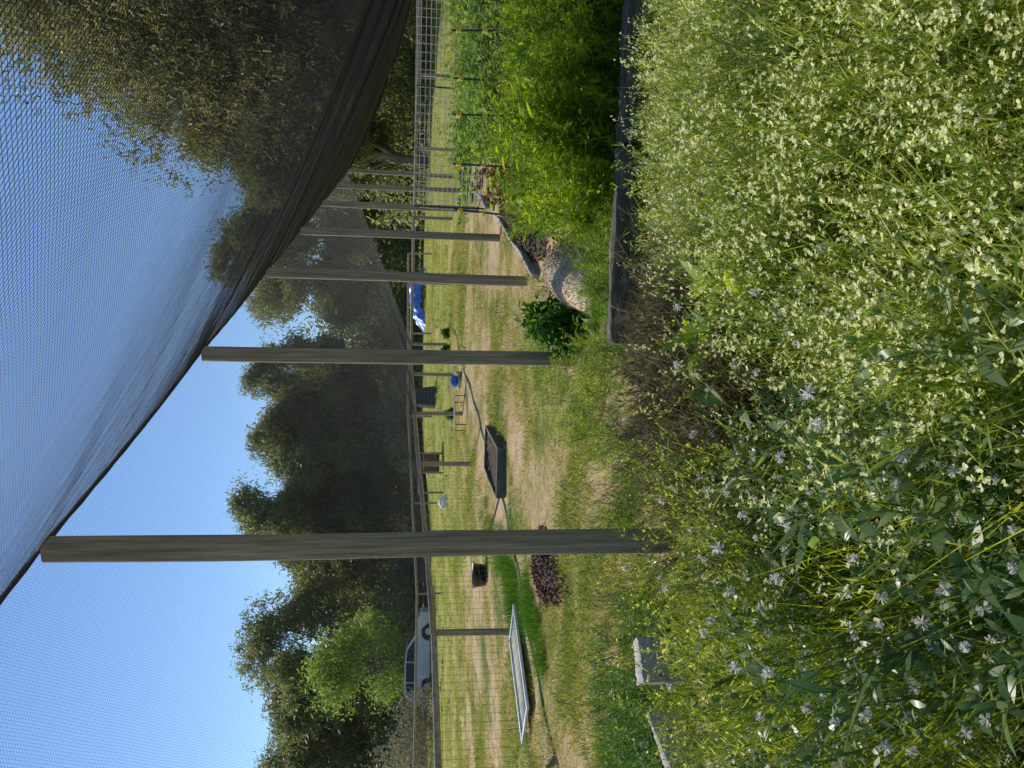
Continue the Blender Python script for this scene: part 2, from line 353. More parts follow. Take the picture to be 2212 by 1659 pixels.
def chips(name,cx,cy,rx,ry,h,n,sz,mats,label,kind=None,cat=None,rot=0):
    b=B(); K=24; q=np.linspace(-1,1,K); A,C=np.meshgrid(q,q,indexing='ij'); r=np.sqrt(A**2+C**2)
    Zm=h*np.clip(1-r**2,0,1)**.8; Zm=np.where(r>=1,-.03,Zm)
    Xm=A*rx;Ym=C*ry; i=np.arange(K*K).reshape(K,K)
    b.add(np.stack([Xm,Ym,Zm+.004],-1),np.stack([i[:-1,:-1],i[1:,:-1],i[1:,1:],i[:-1,1:]],-1),0)
    th=rng.uniform(0,6.28,n); rr=np.sqrt(rng.random(n))*1.15*(1+.2*np.sin(th*3)+.1*np.sin(th*7)); x=rr*np.cos(th)*rx; y=rr*np.sin(th)*ry
    z=h*np.clip(1-rr**2,0,1)**.8+.005
    dr=rng.normal(0,1,(n,3))*[1,1,.5]
    b.leaves(np.stack([x,y,z],-1),dr,rng.uniform(.5,1.3,n)*sz,rng.uniform(.3,.6,n)*sz,1,prof=(1,1),droop=0,roll=3)
    return mk(name,b,mats,loc=(cx,cy,gzf(cx,cy)),rz=rot,label=label,kind=kind,cat=cat)
chips('mulch_pile',-2.15,8.8,.36,.9,.11,2600,.045,[M_soil,M_chip],'thin heap of reddish brown bark mulch on dry grass',cat='mulch pile',rot=.1)
chips('woodchip_mound',1.08,7.2,.36,.7,.36,7000,.018,[M_wchip,M_wchip],'mound of pale tan woodchips beside garden bed',cat='woodchip mound',rot=-.3)
chips('mulched_bed',2.95,12.4,.55,3.6,.05,4000,.05,[M_soil,M_chip],'dark brown mulched garden bed',kind='structure',cat='garden bed',rot=-.36)

def rectbed(name,loc,rz,lx,ly,h,label,wallm):
    e=empty(name,loc,rz,label=label,cat='raised garden bed')
    def wall(x0,y0,x1,y1):
        n=int(math.hypot(x1-x0,y1-y0)/.02); t_=np.linspace(0,1,n); nx_,ny_=-(y1-y0),(x1-x0); l=math.hypot(nx_,ny_); off=.009*np.sin(t_*n*.9)
        x=x0+(x1-x0)*t_+nx_/l*off; y=y0+(y1-y0)*t_+ny_/l*off; i=np.arange(n*2).reshape(2,n)
        b.add(np.concatenate([np.stack([x,y,0*x-.03],-1),np.stack([x,y,0*x+h],-1)]),np.stack([i[0,:-1],i[0,1:],i[1,1:],i[1,:-1]],-1))
    b=B(); X_,Y_=lx/2,ly/2
    wall(-X_,-Y_,X_,-Y_);wall(X_,-Y_,X_,Y_);wall(X_,Y_,-X_,Y_);wall(-X_,Y_,-X_,-Y_)
    mk('side_panel',b,wallm,parent=e)
    b=B()
    b.box((0,-Y_,h+.008),(lx+.03,.025,.016));b.box((0,Y_,h+.008),(lx+.03,.025,.016));b.box((-X_,0,h+.008),(.025,ly-.03,.016));b.box((X_,0,h+.008),(.025,ly-.03,.016))
    mk('rim',b,M_rail,parent=e,bevel=.004)
    b=B(); K=14;q=np.linspace(-.98,.98,K);A,C=np.meshgrid(q*X_,q*Y_,indexing='ij');i=np.arange(K*K).reshape(K,K)
    b.add(np.stack([A,C,h-.04+.015*rng.normal(size=A.shape)],-1),np.stack([i[:-1,:-1],i[1:,:-1],i[1:,1:],i[:-1,1:]],-1))
    mk('soil',b,M_soil,parent=e)
    return e
rectbed('raised_garden_bed',(-1.38,14.0,gzf(-1.4,14)),-.12,.85,2.2,.12,'low dark metal raised bed filled with soil on lawn',M_zinc)
e=empty('cold_frame',(-3.95,10.5,gzf(-3.95,10.5)+.05),math.radians(58),label='white painted timber window frame lying flat in long grass',cat='window frame')
b=B(); lx,ly=1.7,.72
for yy in(-ly/2,ly/2): b.box((0,yy,.05),(lx,.05,.035))
for xx in(-lx/2+.03,lx/2-.03): b.box((xx,0,.049),(.05,ly-.055,.03))
mk('frame',b,M_white,parent=e,bevel=.003)
b=B(); b.box((0,0,.038),(lx-.1,ly-.05,.006)); mk('pane',b,M_glass,parent=e)
b=B(); b.spin([(.001,.03),(.2,.03),(.24,.28),(.27,.3),(.27,.315),(.255,.315),(.23,.29),(.19,.05),(.001,.05)],n=24)
mk('plastic_tub',b,M_black,loc=(-3.85,15.4,gzf(-3.85,15.4)-.05),smooth=True,label='round black plastic tub on grass by fence',cat='tub')
b=B(); b.box((0,0,.02),(.24,.18,.02))
for y_ in(-.09,.09): b.box((0,y_,.1),(.26,.012,.14))
for x_ in(-.125,.125): b.box((x_,0,.1),(.012,.166,.138))
mk('plastic_crate',b,M_bluep,loc=(.05,20.5,gzf(.05,20.5)+.1),rz=.4,label='small bright blue plastic crate near fence',cat='crate')
b=B(); b.box((0,0,.05),(.45,.35,.1)); mk('paver_stack',b,M_rail,loc=(.05,20.5,gzf(.05,20.5)),rz=.35,bevel=.01,label='low stack of grey pavers under blue crate',cat='pavers')
e=empty('garden_table',(-.75,19.3,gzf(-.75,19.3)),.5,label='low dark metal garden table with slatted top',cat='table')
b=B()
for q in np.linspace(-.2,.2,6): b.box((0,q,.3),(.9,.04,.015))
mk('table_top',b,M_board,parent=e,bevel=.003)
for x_ in(-.4,.4):
    for y_ in(-.18,.18):
        b=B(); b.tubes(np.array([[x_,y_,0],[x_,y_,.29]])[None],.012,0,6); mk('leg',b,M_black,parent=e)
e=empty('compost_bin',(-.6,31.5,gzf(-.6,31.5)),.2,label='dark square compost bin with lid behind fence',cat='compost bin')
b=B(); V=np.array([[-.4,-.4,0],[.4,-.4,0],[.4,.4,0],[-.4,.4,0],[-.33,-.33,.75],[.33,-.33,.75],[.33,.33,.75],[-.33,.33,.75]])
b.add(V,[[0,1,5,4],[1,2,6,5],[2,3,7,6],[3,0,4,7]])
for z_ in(.2,.4,.6): b.box((0,0,z_),(.8-z_*.16,.8-z_*.16,.02))
mk('body',b,M_bin,parent=e,bevel=.01)
b=B(); b.box((0,0,.78),(.72,.72,.055)); b.box((0,0,.82),(.2,.05,.03)); mk('lid',b,M_bin,parent=e,bevel=.015)
e=empty('animal_hutch',(-3.2,27.5,gzf(-3.2,27.5)),.1,label='small timber and wire animal hutch in paddock',cat='hutch')
b=B()
for x_ in(-.7,0,.7):
    for y_ in(-.35,.35): b.box((x_,y_,.42),(.05,.05,.85))
b.box((0,-.35,.86),(1.5,.06,.05)); b.box((0,.35,.86),(1.5,.06,.05))
mk('frame',b,M_rail,parent=e)
b=B(); b.box((.35,0,.42),(.62,.62,.55)); mk('nest_box',b,M_chip,parent=e,bevel=.01)
def blob(name,loc,r,mat,label,cat,sc=(1,1,1),amp=.2,freq=3,seed=1,K=24):
    th=np.linspace(0,np.pi,K); ph=np.linspace(0,2*np.pi,K*2,endpoint=False); rg=np.random.default_rng(seed); pp=rg.uniform(0,6,6)
    T,P=np.meshgrid(th,ph,indexing='ij'); x=np.sin(T)*np.cos(P);y=np.sin(T)*np.sin(P);z=np.cos(T)
    d=1+amp*(np.sin(freq*x+pp[0])*np.cos(freq*y+pp[1])+.5*np.sin(2.3*freq*z+pp[2]+freq*x)+.3*np.sin(4*freq*y+pp[3]+3*x))
    V=np.stack([x*d*sc[0],y*d*sc[1],z*d*sc[2]],-1)*r; i=np.arange(K*K*2).reshape(K,K*2); nx=np.roll(i,-1,1)
    b=B(); b.add(V,np.stack([i[:-1],i[1:],nx[1:],nx[:-1]],-1)); return mk(name,b,mat,loc=loc,smooth=True,label=label,cat=cat)
blob('white_sack',(-4.0,26,gzf(-4,26)+.1),.2,M_white,'lumpy white sack lying in the paddock','sack',(1.1,.8,.8))
b=B(); K=50; q=np.linspace(-1,1,K); A,C=np.meshgrid(q,q,indexing='ij')
Zt=.62*np.clip(1-np.abs(A)**3,0,1)*np.clip(1-np.abs(C)**4,0,1)+.06*np.sin(7*A+3*C)+.05*np.sin(13*A-5*C+1)+.04*np.sin(23*A+11*C)+.15*np.sin(2.5*A+1)
i=np.arange(K*K).reshape(K,K); b.add(np.stack([A*1.75+.05*np.sin(9*C),C*1.0+.05*np.sin(11*A),Zt],-1),np.stack([i[:-1,:-1],i[1:,:-1],i[1:,1:],i[:-1,1:]],-1))
mk('blue_tarp',b,M_blue,loc=(4.8,45,gzf(4.8,45)+.15),rz=.1,label='crumpled blue tarpaulin covering a low pile',cat='tarpaulin')
e=empty('garden_shed',(23.5,58,gzf(23.5,58)-.1),.25,label='small dark green corrugated metal garden shed',cat='shed')
b=B(); b.box((0,0,1.2),(2.4,2.0,2.4))
for x_ in np.arange(-1.1,1.15,.15): b.box((x_,-1.01,1.2),(.05,.03,2.38))
mk('wall',b,M_greenshed,parent=e)
b=B(); V=np.array([[-1.35,-1.15,2.41],[1.35,-1.15,2.41],[1.35,0,2.75],[-1.35,0,2.75],[1.35,1.15,2.41],[-1.35,1.15,2.41]])
b.add(V,[[0,1,2,3],[3,2,4,5]]); mk('roof',b,M_zinc,parent=e)
b=B(); b.box((-.3,-1.04,1.0),(.85,.03,1.95)); mk('door',b,M_black,parent=e,bevel=.005)

# ------------------------------------------------------------ car (silver wagon)
def car(loc,rz):
    e=empty('parked_car',loc,rz,label='silver station wagon parked in the paddock beyond the fence',cat='car')
    prof=[(-2.3,.35),(-2.35,.55),(-2.3,.85),(-2.2,.98),(-1.95,1.42),(-1.8,1.5),(-.6,1.54),(.35,1.48),(.6,1.4),(1.25,1.0),(2.05,.88),(2.3,.72),(2.35,.45),(2.25,.3),(1.85,.28),(1.78,.5),(1.6,.66),(1.35,.7),(1.1,.66),(.95,.5),(.88,.26),(-.88,.26),(-.95,.5),(-1.1,.66),(-1.35,.7),(-1.6,.66),(-1.78,.5),(-1.85,.28)]
    import bmesh
    bm=bmesh.new()
    def wid(z): return .86 if z<.98 else .86-.22*(z-.98)/.55
    L=[bm.verts.new((x,-wid(z),z)) for x,z in prof]; R=[bm.verts.new((x,wid(z),z)) for x,z in prof]
    f1=bm.faces.new(L); f2=bm.faces.new(R[::-1]); n=len(L)
    for k in range(n): bm.faces.new((L[k],R[k],R[(k+1)%n],L[(k+1)%n]))
    bmesh.ops.triangulate(bm,faces=[f1,f2]); bmesh.ops.recalc_face_normals(bm,faces=bm.faces)
    me=bpy.data.meshes.new('body'); bm.to_mesh(me); bm.free(); me.materials.append(M_silver)
    o=bpy.data.objects.new('body',me); link(o,parent=e); md=o.modifiers.new('b','BEVEL'); md.width=.03; md.segments=2; md.limit_method='ANGLE'; md.angle_limit=.6
    def side(pts,name):
        for sy in(-1,1):
            b=B(); V=np.array([[x,sy*(wid(z)+.006),z] for x,z in pts]); b.add(V,[[0,1,2,3]]); mk(name,b,M_cglass,parent=e)
    side([(-1.98,1.02),(-1.2,1.02),(-1.2,1.44),(-1.78,1.42)],'side_window')
    side([(-1.12,1.02),(-.2,1.02),(-.2,1.46),(-1.12,1.45)],'side_window')
    side([(-.12,1.02),(.98,1.02),(.42,1.4),(-.12,1.45)],'side_window')
    b=B(); b.add([[1.2,-.76,1.045],[1.2,.76,1.045],[.64,.66,1.395],[.64,-.66,1.395]],[[0,1,2,3]]); mk('windscreen',b,M_cglass,parent=e)
    b=B(); b.add([[-2.2,-.74,1.02],[-2.2,.74,1.02],[-2.0,.66,1.38],[-2.0,-.66,1.38]],[[0,1,2,3]]); mk('rear_window',b,M_cglass,parent=e)
    for sy in(-1,1):
        b=B(); b.box((2.3,sy*.65,.68),(.12,.3,.14)); mk('headlight',b,M_lamp,parent=e,bevel=.02)
        for x in(-1.36,1.36):
            w=empty('wheel',(x,sy*.76,.33),parent=e); w.rotation_euler=(math.pi/2,0,0)
            b=B(); b.spin([(.2,-.1),(.31,-.1),(.33,-.07),(.33,.07),(.31,.1),(.2,.1)],n=24); mk('tyre',b,M_tyre,parent=w,smooth=True)
            b=B(); b.spin([(.001,-.06),(.05,-.09),(.12,-.06),(.2,-.095),(.2,.095),(.12,.06),(.05,.09),(.001,.06)],n=24); mk('rim',b,M_rim,parent=w)
    return e
car((-14.3,40.5,gzf(-14.3,40.5)),.15)

# ------------------------------------------------------------ trees
def crown(seed,h,w,low=.3,lobes=14,leaves=22000,ls=.3,droop=.5,fill=.45):
    rg=np.random.default_rng(seed); b=B()
    cz=h*(low+1)/2; hz=h*(1-low)/2
    lc=[];lr=[]
    for k in range(lobes):
        a=rg.uniform(0,6.28); zf=rg.uniform(-.85,.9); rad=np.sqrt(max(0,1-zf**2))*rg.uniform(.35,.8)
        lc.append([w/2*rad*math.cos(a),w/2*rad*math.sin(a),cz+hz*zf*.8]); lr.append(w*rg.uniform(.12,.24))
    lc.append([0,0,cz+hz*.78]); lr.append(w*.17)
    lc=np.array(lc); lr=np.array(lr); pr=lr**2/np.sum(lr**2)
    nc=int(leaves/28); li=rg.choice(len(lc),nc,p=pr)
    dv=nrm(rg.normal(0,1,(nc,3))+[0,0,.35]); rr=rg.uniform(fill,1.08,nc)
    cc=lc[li]+dv*(lr[li]*rr)[:,None]*[1,1,.8]
    sg=max(ls,.28)*rg.uniform(.6,1.7,nc)
    P=(cc[:,None]+rg.normal(0,1,(nc,28,3))*sg[:,None,None]*[1,1,.7]).reshape(-1,3)
    d=rg.normal(0,1,(len(P),3)); d[:,2]-=droop
    small=leaves<30000
    b.leaves(P,d,rg.uniform(.6,1.4,len(P))*ls,rg.uniform(.25,.5,len(P))*ls,0,prof=(.5,1,.2) if small else (.75,.75),droop=.1,rg=rg,roll=2)
    rn=np.repeat(np.clip(rg.normal(.5,.3,nc),0,1),28); rn=np.clip(rn+rg.normal(0,.12,len(rn)),0,1)
    nv=(3 if small else 2)*2
    V,Q,M=b.get(); return (V,Q,M,np.repeat(rn,nv)),lc
def trunk(seed,h,lc,r0):
    rg=np.random.default_rng(seed+99); b=B()
    K=10; t_=np.linspace(0,1,K); H=h*.72
    ax=np.stack([.03*h*np.sin(t_*3+seed),.03*h*np.sin(t_*2.3+seed*2)*t_,t_*H-.2],-1)
    b.tubes(ax[None],r0*(1.25-t_*.95),0,8)
    for c in lc:
        s_=rg.uniform(.2,.75); st=ax[int(s_*(K-1))]
        if c[2]<st[2]: st=ax[max(1,int(.25*(K-1)))]
        t2=np.linspace(0,1,6)[:,None]; mid=(st+c)/2+rg.normal(0,.04*h,3)*[1,1,.5]
        P=(1-t2)**2*st+2*t2*(1-t2)*mid+t2**2*c
        b.tubes(P[None],r0*.42*(1-t2[:,0]*.85),0,6)
        for j in range(3):
            q=P[rg.integers(2,5)]; en=c+rg.normal(0,1,3)*h*.06
            b.tubes(np.linspace(q,en,4)[None],r0*.1*np.linspace(1,.3,4),0,4)
    return b
variants={}
def tree(kind,x,y,h,label,name='eucalyptus_tree',sc=None,rz=0,crownm=M_euc,**kw):
    key=kind
    if key not in variants:
        c,lc=crown(kind*13+5,h,kw.get('w',8),kw.get('low',.28),kw.get('lobes',14),kw.get('leaves',20000),kw.get('ls',.3),fill=kw.get('fill',.45))
        variants[key]=(h,mesh('crown',*c[:3],[crownm],c[3]),mesh('trunk',*trunk(kind,h,lc,h*.02).get(),[M_bark],smooth=True))
    h0,cm,tm=variants[key]
    e=empty(name,(x,y,gzf(x,y)-.1),rz,label=label,cat='tree')
    if h0!=h: e.scale=(sc or h/h0,sc or h/h0,h/h0)
    o=bpy.data.objects.new('trunk',tm); link(o,parent=e)
    o=bpy.data.objects.new('crown',cm); link(o,parent=e)
    return e
lab='tall eucalyptus with dark olive crown at paddock edge'
tree(1,-20.5,59,13.6,'broad rounded dark eucalyptus beyond the paddock',w=12,low=.08,lobes=28,leaves=56000,ls=.25)
tree(2,-9.2,60,15,lab,w=8.5,low=.08,lobes=22,leaves=48000,ls=.25)
tree(3,-4.4,58,12.8,lab,w=8,low=.08,lobes=22,leaves=48000,ls=.25)
tree(2,-.2,61,13.8,lab,sc=.85,rz=2)
tree(1,-30,62,12.5,lab,rz=2.2)
tree(3,-14.8,66,11.5,lab,rz=1.2,sc=1.0)
tree(2,-26,66,12.0,lab,rz=4.2)
tree(4,8.2,57,15.2,'open crowned eucalyptus with bare branches showing',w=10,low=.1,lobes=18,leaves=42000,ls=.25)
tree(3,13.2,60,13.5,lab,rz=3)
tree(2,-7,68,13.5,lab,rz=3.3,sc=1.1)
tree(1,-2,70,12.5,lab,rz=1.3)
tree(3,-12,63,13,lab,rz=4)
tree(4,18,62,14,'open crowned eucalyptus with bare branches showing',rz=2)
tree(5,12.0,41,12.8,'narrow dark eucalyptus beside a much larger one',w=7.2,low=.06,lobes=20,leaves=70000,ls=.19)
tree(6,20.0,37,21.0,'huge spreading eucalyptus with warm olive foliage',w=21.5,low=.0,lobes=80,leaves=330000,ls=.22,crownm=M_euc2,fill=.25)
tree(7,-16.6,46,7.2,'small fresh light green deciduous tree',name='deciduous_tree',w=7.0,low=.1,lobes=26,leaves=15000,ls=.2,crownm=M_fresh,fill=.1)
def scrub(name,xs,ys,hs,ls,mat,label,n=400,seed=3,cat='shrubs',kind='stuff'):
    rg=np.random.default_rng(seed); P=[];R=[]
    for x,y,h in zip(xs,ys,hs):
        z=gzf(x,y); m=n
        c=rg.normal(0,1,(m//12,3)); c=nrm(c)*rg.uniform(.5,1,(m//12,1)); c[:,2]=np.abs(c[:,2])
        q=(c[:,None]+rg.normal(0,.14,(m//12,12,3))).reshape(-1,3)*[h*.62,h*.5,h]
        P.append(q+[x,y,z]); R.append(np.clip(rg.normal(rg.random(),.15,len(q)),0,1))
    P=np.concatenate(P); R=np.concatenate(R); b=B()
    b.leaves(P,rg.normal(0,1,(len(P),3)),rg.uniform(.6,1.4,len(P))*ls,rg.uniform(.3,.6,len(P))*ls,0,prof=(.5,1,.3),droop=.1,rg=rg,roll=2)
    V,Q,M=b.get(); return mk(name,(V,Q,M,np.repeat(R,6)),mat,label=label,cat=cat,kind=kind)
n=130; xs=rng.uniform(-55,48,n); scrub('distant_woodland',xs,rng.uniform(72,84,n),rng.uniform(7,11,n),.5,M_euc,'dense dark eucalyptus woodland behind the paddock',1100,cat='woodland')
n=46; scrub('scrub_undergrowth',rng.uniform(-1,34,n),rng.uniform(48,56,n),rng.uniform(1.6,3.6,n),.22,M_olive,'olive and pale scrub growing under the trees',700,4)
n=26; scrub('dark_undergrowth',rng.uniform(10,30,n),rng.uniform(42,50,n),rng.uniform(2.5,5,n),.25,M_euc,'dark shrubs below the huge eucalyptus',900,5)
n=44; scrub('paddock_edge_shrubs',rng.uniform(-38,0,n),rng.uniform(50,56,n),rng.uniform(1.8,4.2,n),.25,M_euc,'dark shrubs at the foot of the trees',700,6)
for k,(x,y,h) in enumerate(((-15.9,37.5,1.9),(-17.6,37,2.6),(-20.5,42,2.8))):
    scrub('pale_shrub',[x],[y],[h],.12,M_pale,'pale greyish flowering shrub in the paddock',2600,20+k,cat='shrub',kind=None)
for k,(x,y,h) in enumerate(((1.0,24.0,.3),(1.6,24.6,.3),(-.9,22.5,.3))):
    scrub('small_shrub',[x],[y],[h],.06,M_dark,'small dark shrub growing by the fence',900,30+k,cat='shrub',kind=None)
for k,(x,y,h) in enumerate(((.55,7.5,.42),(.68,8.2,.4))):
    scrub('bushy_herb',[x],[y],[h],.07,M_dark,'rounded dark green bushy herb beside woodchip mound',1400,40+k,cat='herb bush',kind=None)

# ------------------------------------------------------------ plant templates
def curve(rg,base,az,lean,h,K=6,wig=.03):
    t_=np.linspace(0,1,K); r=lean*t_**1.4
    P=np.stack([base[0]+r*math.cos(az),base[1]+r*math.sin(az),base[2]+h*t_],-1)
    w=rg.normal(0,wig*h,(K,2)); w[0]=0; P[:,:2]+=np.cumsum(w,0)*.5
    return P
def mustard(seed,ns=4,nb=4,nf=6,nl=14,leafL=.07,leafW=.014,fs=.011,pods=6,hh=.8,fluff=0,minh=.65):
    rg=np.random.default_rng(seed); b=B(); tips=[]
    for s in range(ns):
        az=rg.uniform(0,6.28); P=curve(rg,rg.normal(0,.02,3)*[1,1,0],az,rg.uniform(.03,.25),hh*rg.uniform(minh,1.05))
        b.tubes(P[None],np.linspace(.003,.0012,6),0,3); tips.append(P)
        for k in range(nb):
            f=rg.uniform(.35,.9); j=f*5; j0=int(j); q=P[j0]*(1-j+j0)+P[min(j0+1,5)]*(j-j0)
            C=curve(rg,q,rg.uniform(0,6.28),rg.uniform(.04,.14),hh*rg.uniform(.12,.32),4,.05)
            b.tubes(C[None],np.linspace(.0017,.0009,4),0,3); tips.append(C)
    for P in tips:
        K=len(P)
        n=rg.integers(max(1,nl//2),nl+1) if K==6 else max(2,nl//4)
        f=rg.uniform(.03,.9,n)*(K-1); j0=f.astype(int); q=P[j0]+(P[j0+1]-P[j0])*(f-j0)[:,None]
        a=rg.uniform(0,6.28,n); d=np.stack([np.cos(a),np.sin(a),rg.uniform(-.1,1.1,n)],-1)
        sc=(1.25-f/(K-1))*rg.uniform(.6,1.3,n)
        b.leaves(q,d,leafL*sc,leafW*sc,1,prof=(.3,1,.8,.1),droop=rg.uniform(0,.6,n),rg=rg)
        if pods:
            f=rg.uniform(.5,.93,pods)*(K-1); j0=f.astype(int); q=P[j0]+(P[j0+1]-P[j0])*(f-j0)[:,None]
            a=rg.uniform(0,6.28,pods); d=np.stack([np.cos(a),np.sin(a),rg.uniform(.5,1.6,pods)],-1)
            b.leaves(q,d,rg.uniform(.02,.045,pods),.003,0,prof=(.5,1,.3),droop=0,rg=rg)
        if nf:
            n=rg.integers(0,nf+1); tip=P[-1]; dirn=nrm(P[-1]-P[-2])
            c=tip-dirn*rg.uniform(-.008,.06,n)[:,None]+rg.normal(0,.012,(n,3))
            fd=nrm(rg.normal(0,1,(n,3))*[1,1,.5]+[0,0,.7])
            sx=nrm(np.cross(fd,[.3,.2,.9])) if n else fd
            sy=np.cross(fd,sx)
            if n:
              for k in range(4):
                a=k*math.pi/2; pdv=sx*math.cos(a)+sy*math.sin(a)+fd*.3
                b.leaves(c,pdv,fs*rg.uniform(.7,1.2,n),fs*.95,2,prof=(.3,1.0,.75),droop=0,rg=rg,roll=.6)
        if fluff and rg.random()<fluff:
            n=26; d=rg.normal(0,1,(n,3)); b.leaves(np.repeat(P[-1][None],n,0),d,.014,.005,3,prof=(.4,1),droop=0,rg=rg)
        elif fluff:
            b.tubes(np.stack([P[-1],P[-1]+[0,0,.006],P[-1]+[0,0,.016],P[-1]+[0,0,.02]])[None],[.002,.0065,.005,.001],0,5)
    return b.get()
def rosette(seed,n=12,L=.25,W=.08,m=0,up=.8):
    rg=np.random.default_rng(seed); b=B(); a=rg.uniform(0,6.28,n)
    d=np.stack([np.cos(a),np.sin(a),rg.uniform(.3,1.4,n)*up],-1)
    b.leaves(rg.normal(0,.02,(n,3))*[1,1,0],d,L*rg.uniform(.6,1.2,n),W*rg.uniform(.6,1.2,n),m,prof=(.15,.6,1,.9,.5,.05),droop=rg.uniform(.2,.7,n),rg=rg,roll=.5)
    return b.get()
def tuft(seed,n=10,L=.1,W=.004,spread=.04,m=0,flop=.4):
    rg=np.random.default_rng(seed); b=B(); a=rg.uniform(0,6.28,n)
    d=np.stack([np.cos(a)*flop,np.sin(a)*flop,rg.uniform(.6,1.2,n)],-1)
    b.leaves(rg.normal(0,spread,(n,3))*[1,1,0],d,L*rg.uniform(.5,1.2,n),W,m,prof=(1,.8,.1),droop=rg.uniform(0,.6,n)*flop,rg=rg)
    return b.get()
def spread(temps,pos,sc,name,mats,label,tl=.12,rnd=None,cat='plants',kind='stuff'):
    parts=[]; k=rng.integers(0,len(temps),len(pos))
    rnd=rng.random(len(pos)) if rnd is None else rnd
    for j,T in enumerate(temps):
        i=np.where(k==j)[0]
        if len(i)==0: continue
        parts.append(scatter(T,pos[i],sc[i],rng.uniform(0,6.28,len(i)),rng.normal(0,tl,(len(i),2)),rnd[i]))
    return mk(name,merge(parts),mats,label=label,cat=cat,kind=kind)
def fieldpts(n,x0,x1,y0,y1,cond=None):
    x=rng.uniform(x0,x1,int(n)); y=rng.uniform(y0,y1,int(n)); k=np.abs(x)<.56*y+.35
    if cond is not None: k&=cond(x,y)
    x,y=x[k],y[k]; return np.stack([x,y,gz(x,y)],-1)

def brownzone(x,y): return ((x-.0-.1*(y-3.2))**2/.17+(y-3.25)**2/.55)<1
def hollow(x,y):
    v=np.sin(5.3*x+2.1*y)+np.sin(4.1*y-6.2*x+1)+np.sin(9.7*x+3*y+2)+.6*np.sin(8*y-3*x)
    return v<(-1.5+.9*sstep((.05-x/y)/.35))
capR=lambda p: np.clip(1.5-.284*p[:,1],.12,.84)
capL=lambda p: np.clip(1.48-.325*p[:,1],.12,.74)
def fgheight(p):
    f=sstep((p[:,0]/p[:,1]+.25)/.3); h=capL(p)*(1-f)+capR(p)*f
    h=h*(1+.2*patch(p[:,0]*2.2,p[:,1]*2.2))*(.78+.22*sstep((p[:,1]-.8)/.7))
    return np.where(hollow(p[:,0],p[:,1]),h*.45,h)
corner=lambda x,y: ((x+2.1)/.62)**2+((y-4.25)/.7)**2<1
T=[mustard(s,3,6,9,12,.055,.006,.0062,6,minh=.4) for s in(1,2,3,4,5)]
pos=fieldpts(2900,-1,3.2,.8,4.5,lambda x,y:(x/y>-.1+.1*np.sin(3*y)+.1*(y<1.8))&~(brownzone(x,y)&(rng.random(len(x))<.75)))
spread(T,pos,fgheight(pos)/.8*rng.uniform(.55,1.15,len(pos)),'flowering_wild_radish',[M_stem,M_leaf,M_petal],'dense weeds with pale yellow four petalled flowers',cat='wildflowers',tl=.22)
T=[mustard(s,2,3,0,18,.075,.022,.01,0,.75,fluff=.25) for s in(11,12,13)]
pos=fieldpts(1600,-3,1.3,.8,4.4,lambda x,y:(x/y<.1+.1*np.sin(4*y))&~((x/y<-.05)&(y>3.1))&~brownzone(x,y))
spread(T,pos,fgheight(pos)/.78*rng.uniform(.6,1.08,len(pos)),'sow_thistle_weeds',[M_grey,M_grey,M_ypetal,M_fluff],'grey green thistle weeds with buds and white seed heads',cat='weeds',tl=.2)
T=[mustard(s,4,5,4,8,.05,.007,.006,7,.75,minh=.45) for s in(21,22,23)]
pos=fieldpts(1600,-3,1.0,1.6,4.75,lambda x,y:(x/y<-.02)&(x/y>-.5)&(rng.random(len(x))<sstep((y-1.5)/2))&~brownzone(x,y)&~corner(x,y))
spread(T,pos,fgheight(pos)/.75*rng.uniform(.7,1.12,len(pos)),'yellow_mustard_weeds',[M_stem,M_leaf,M_ypetal],'tangle of thin weeds with small bright yellow flowers',cat='wildflowers',tl=.2)
T=[tuft(s,15,.42,.004,.05,0,.5) for s in range(4)]
pos=fieldpts(8500,-3.5,3.6,.6,4.75,lambda x,y:~corner(x,y)&~(hollow(x,y)&(rng.random(len(x))<.7)))
spread(T,pos,fgheight(pos)/.5*rng.uniform(.45,1.1,len(pos)),'long_grass',[M_tall],'long green grass growing among the weeds',cat='grass')
T=[rosette(s,9,.15,.03) for s in range(3)]
pos=fieldpts(1300,-3.2,3.4,.8,4.7)
spread(T,pos,rng.uniform(.5,1.2,len(pos)),'weed_rosettes',[M_dark],'low leafy weed rosettes covering the soil',cat='weeds')
T=[mustard(s,5,6,0,9,.03,.011,.01,9,.6,minh=.6) for s in(31,32,33)]
pos=fieldpts(2400,-.8,1.0,2.3,4.3,brownzone); pos=pos[:150]
spread(T,pos,np.clip(1.63-.27*pos[:,1],.2,.85)/.6*rng.uniform(.6,1.0,len(pos)),'dried_dock_weeds',[M_brown,M_brown],'tangle of brown dried weed stalks with seeds',cat='dead weeds',tl=.28)
for k,(x,y,s) in enumerate(((.3,2.45,1.3),(.2,2.75,1.1),(.38,2.6,.9))):
    V,Q,M=rosette(50+k,9,.24,.05,0,1.2)
    mk('broad_leaf_weed',(V*s+[0,0,.52],Q,M,np.full(len(V),.7)),M_bright,loc=(x,y,0),label='bright green broad toothed leaf weed among stalks',cat='weed')
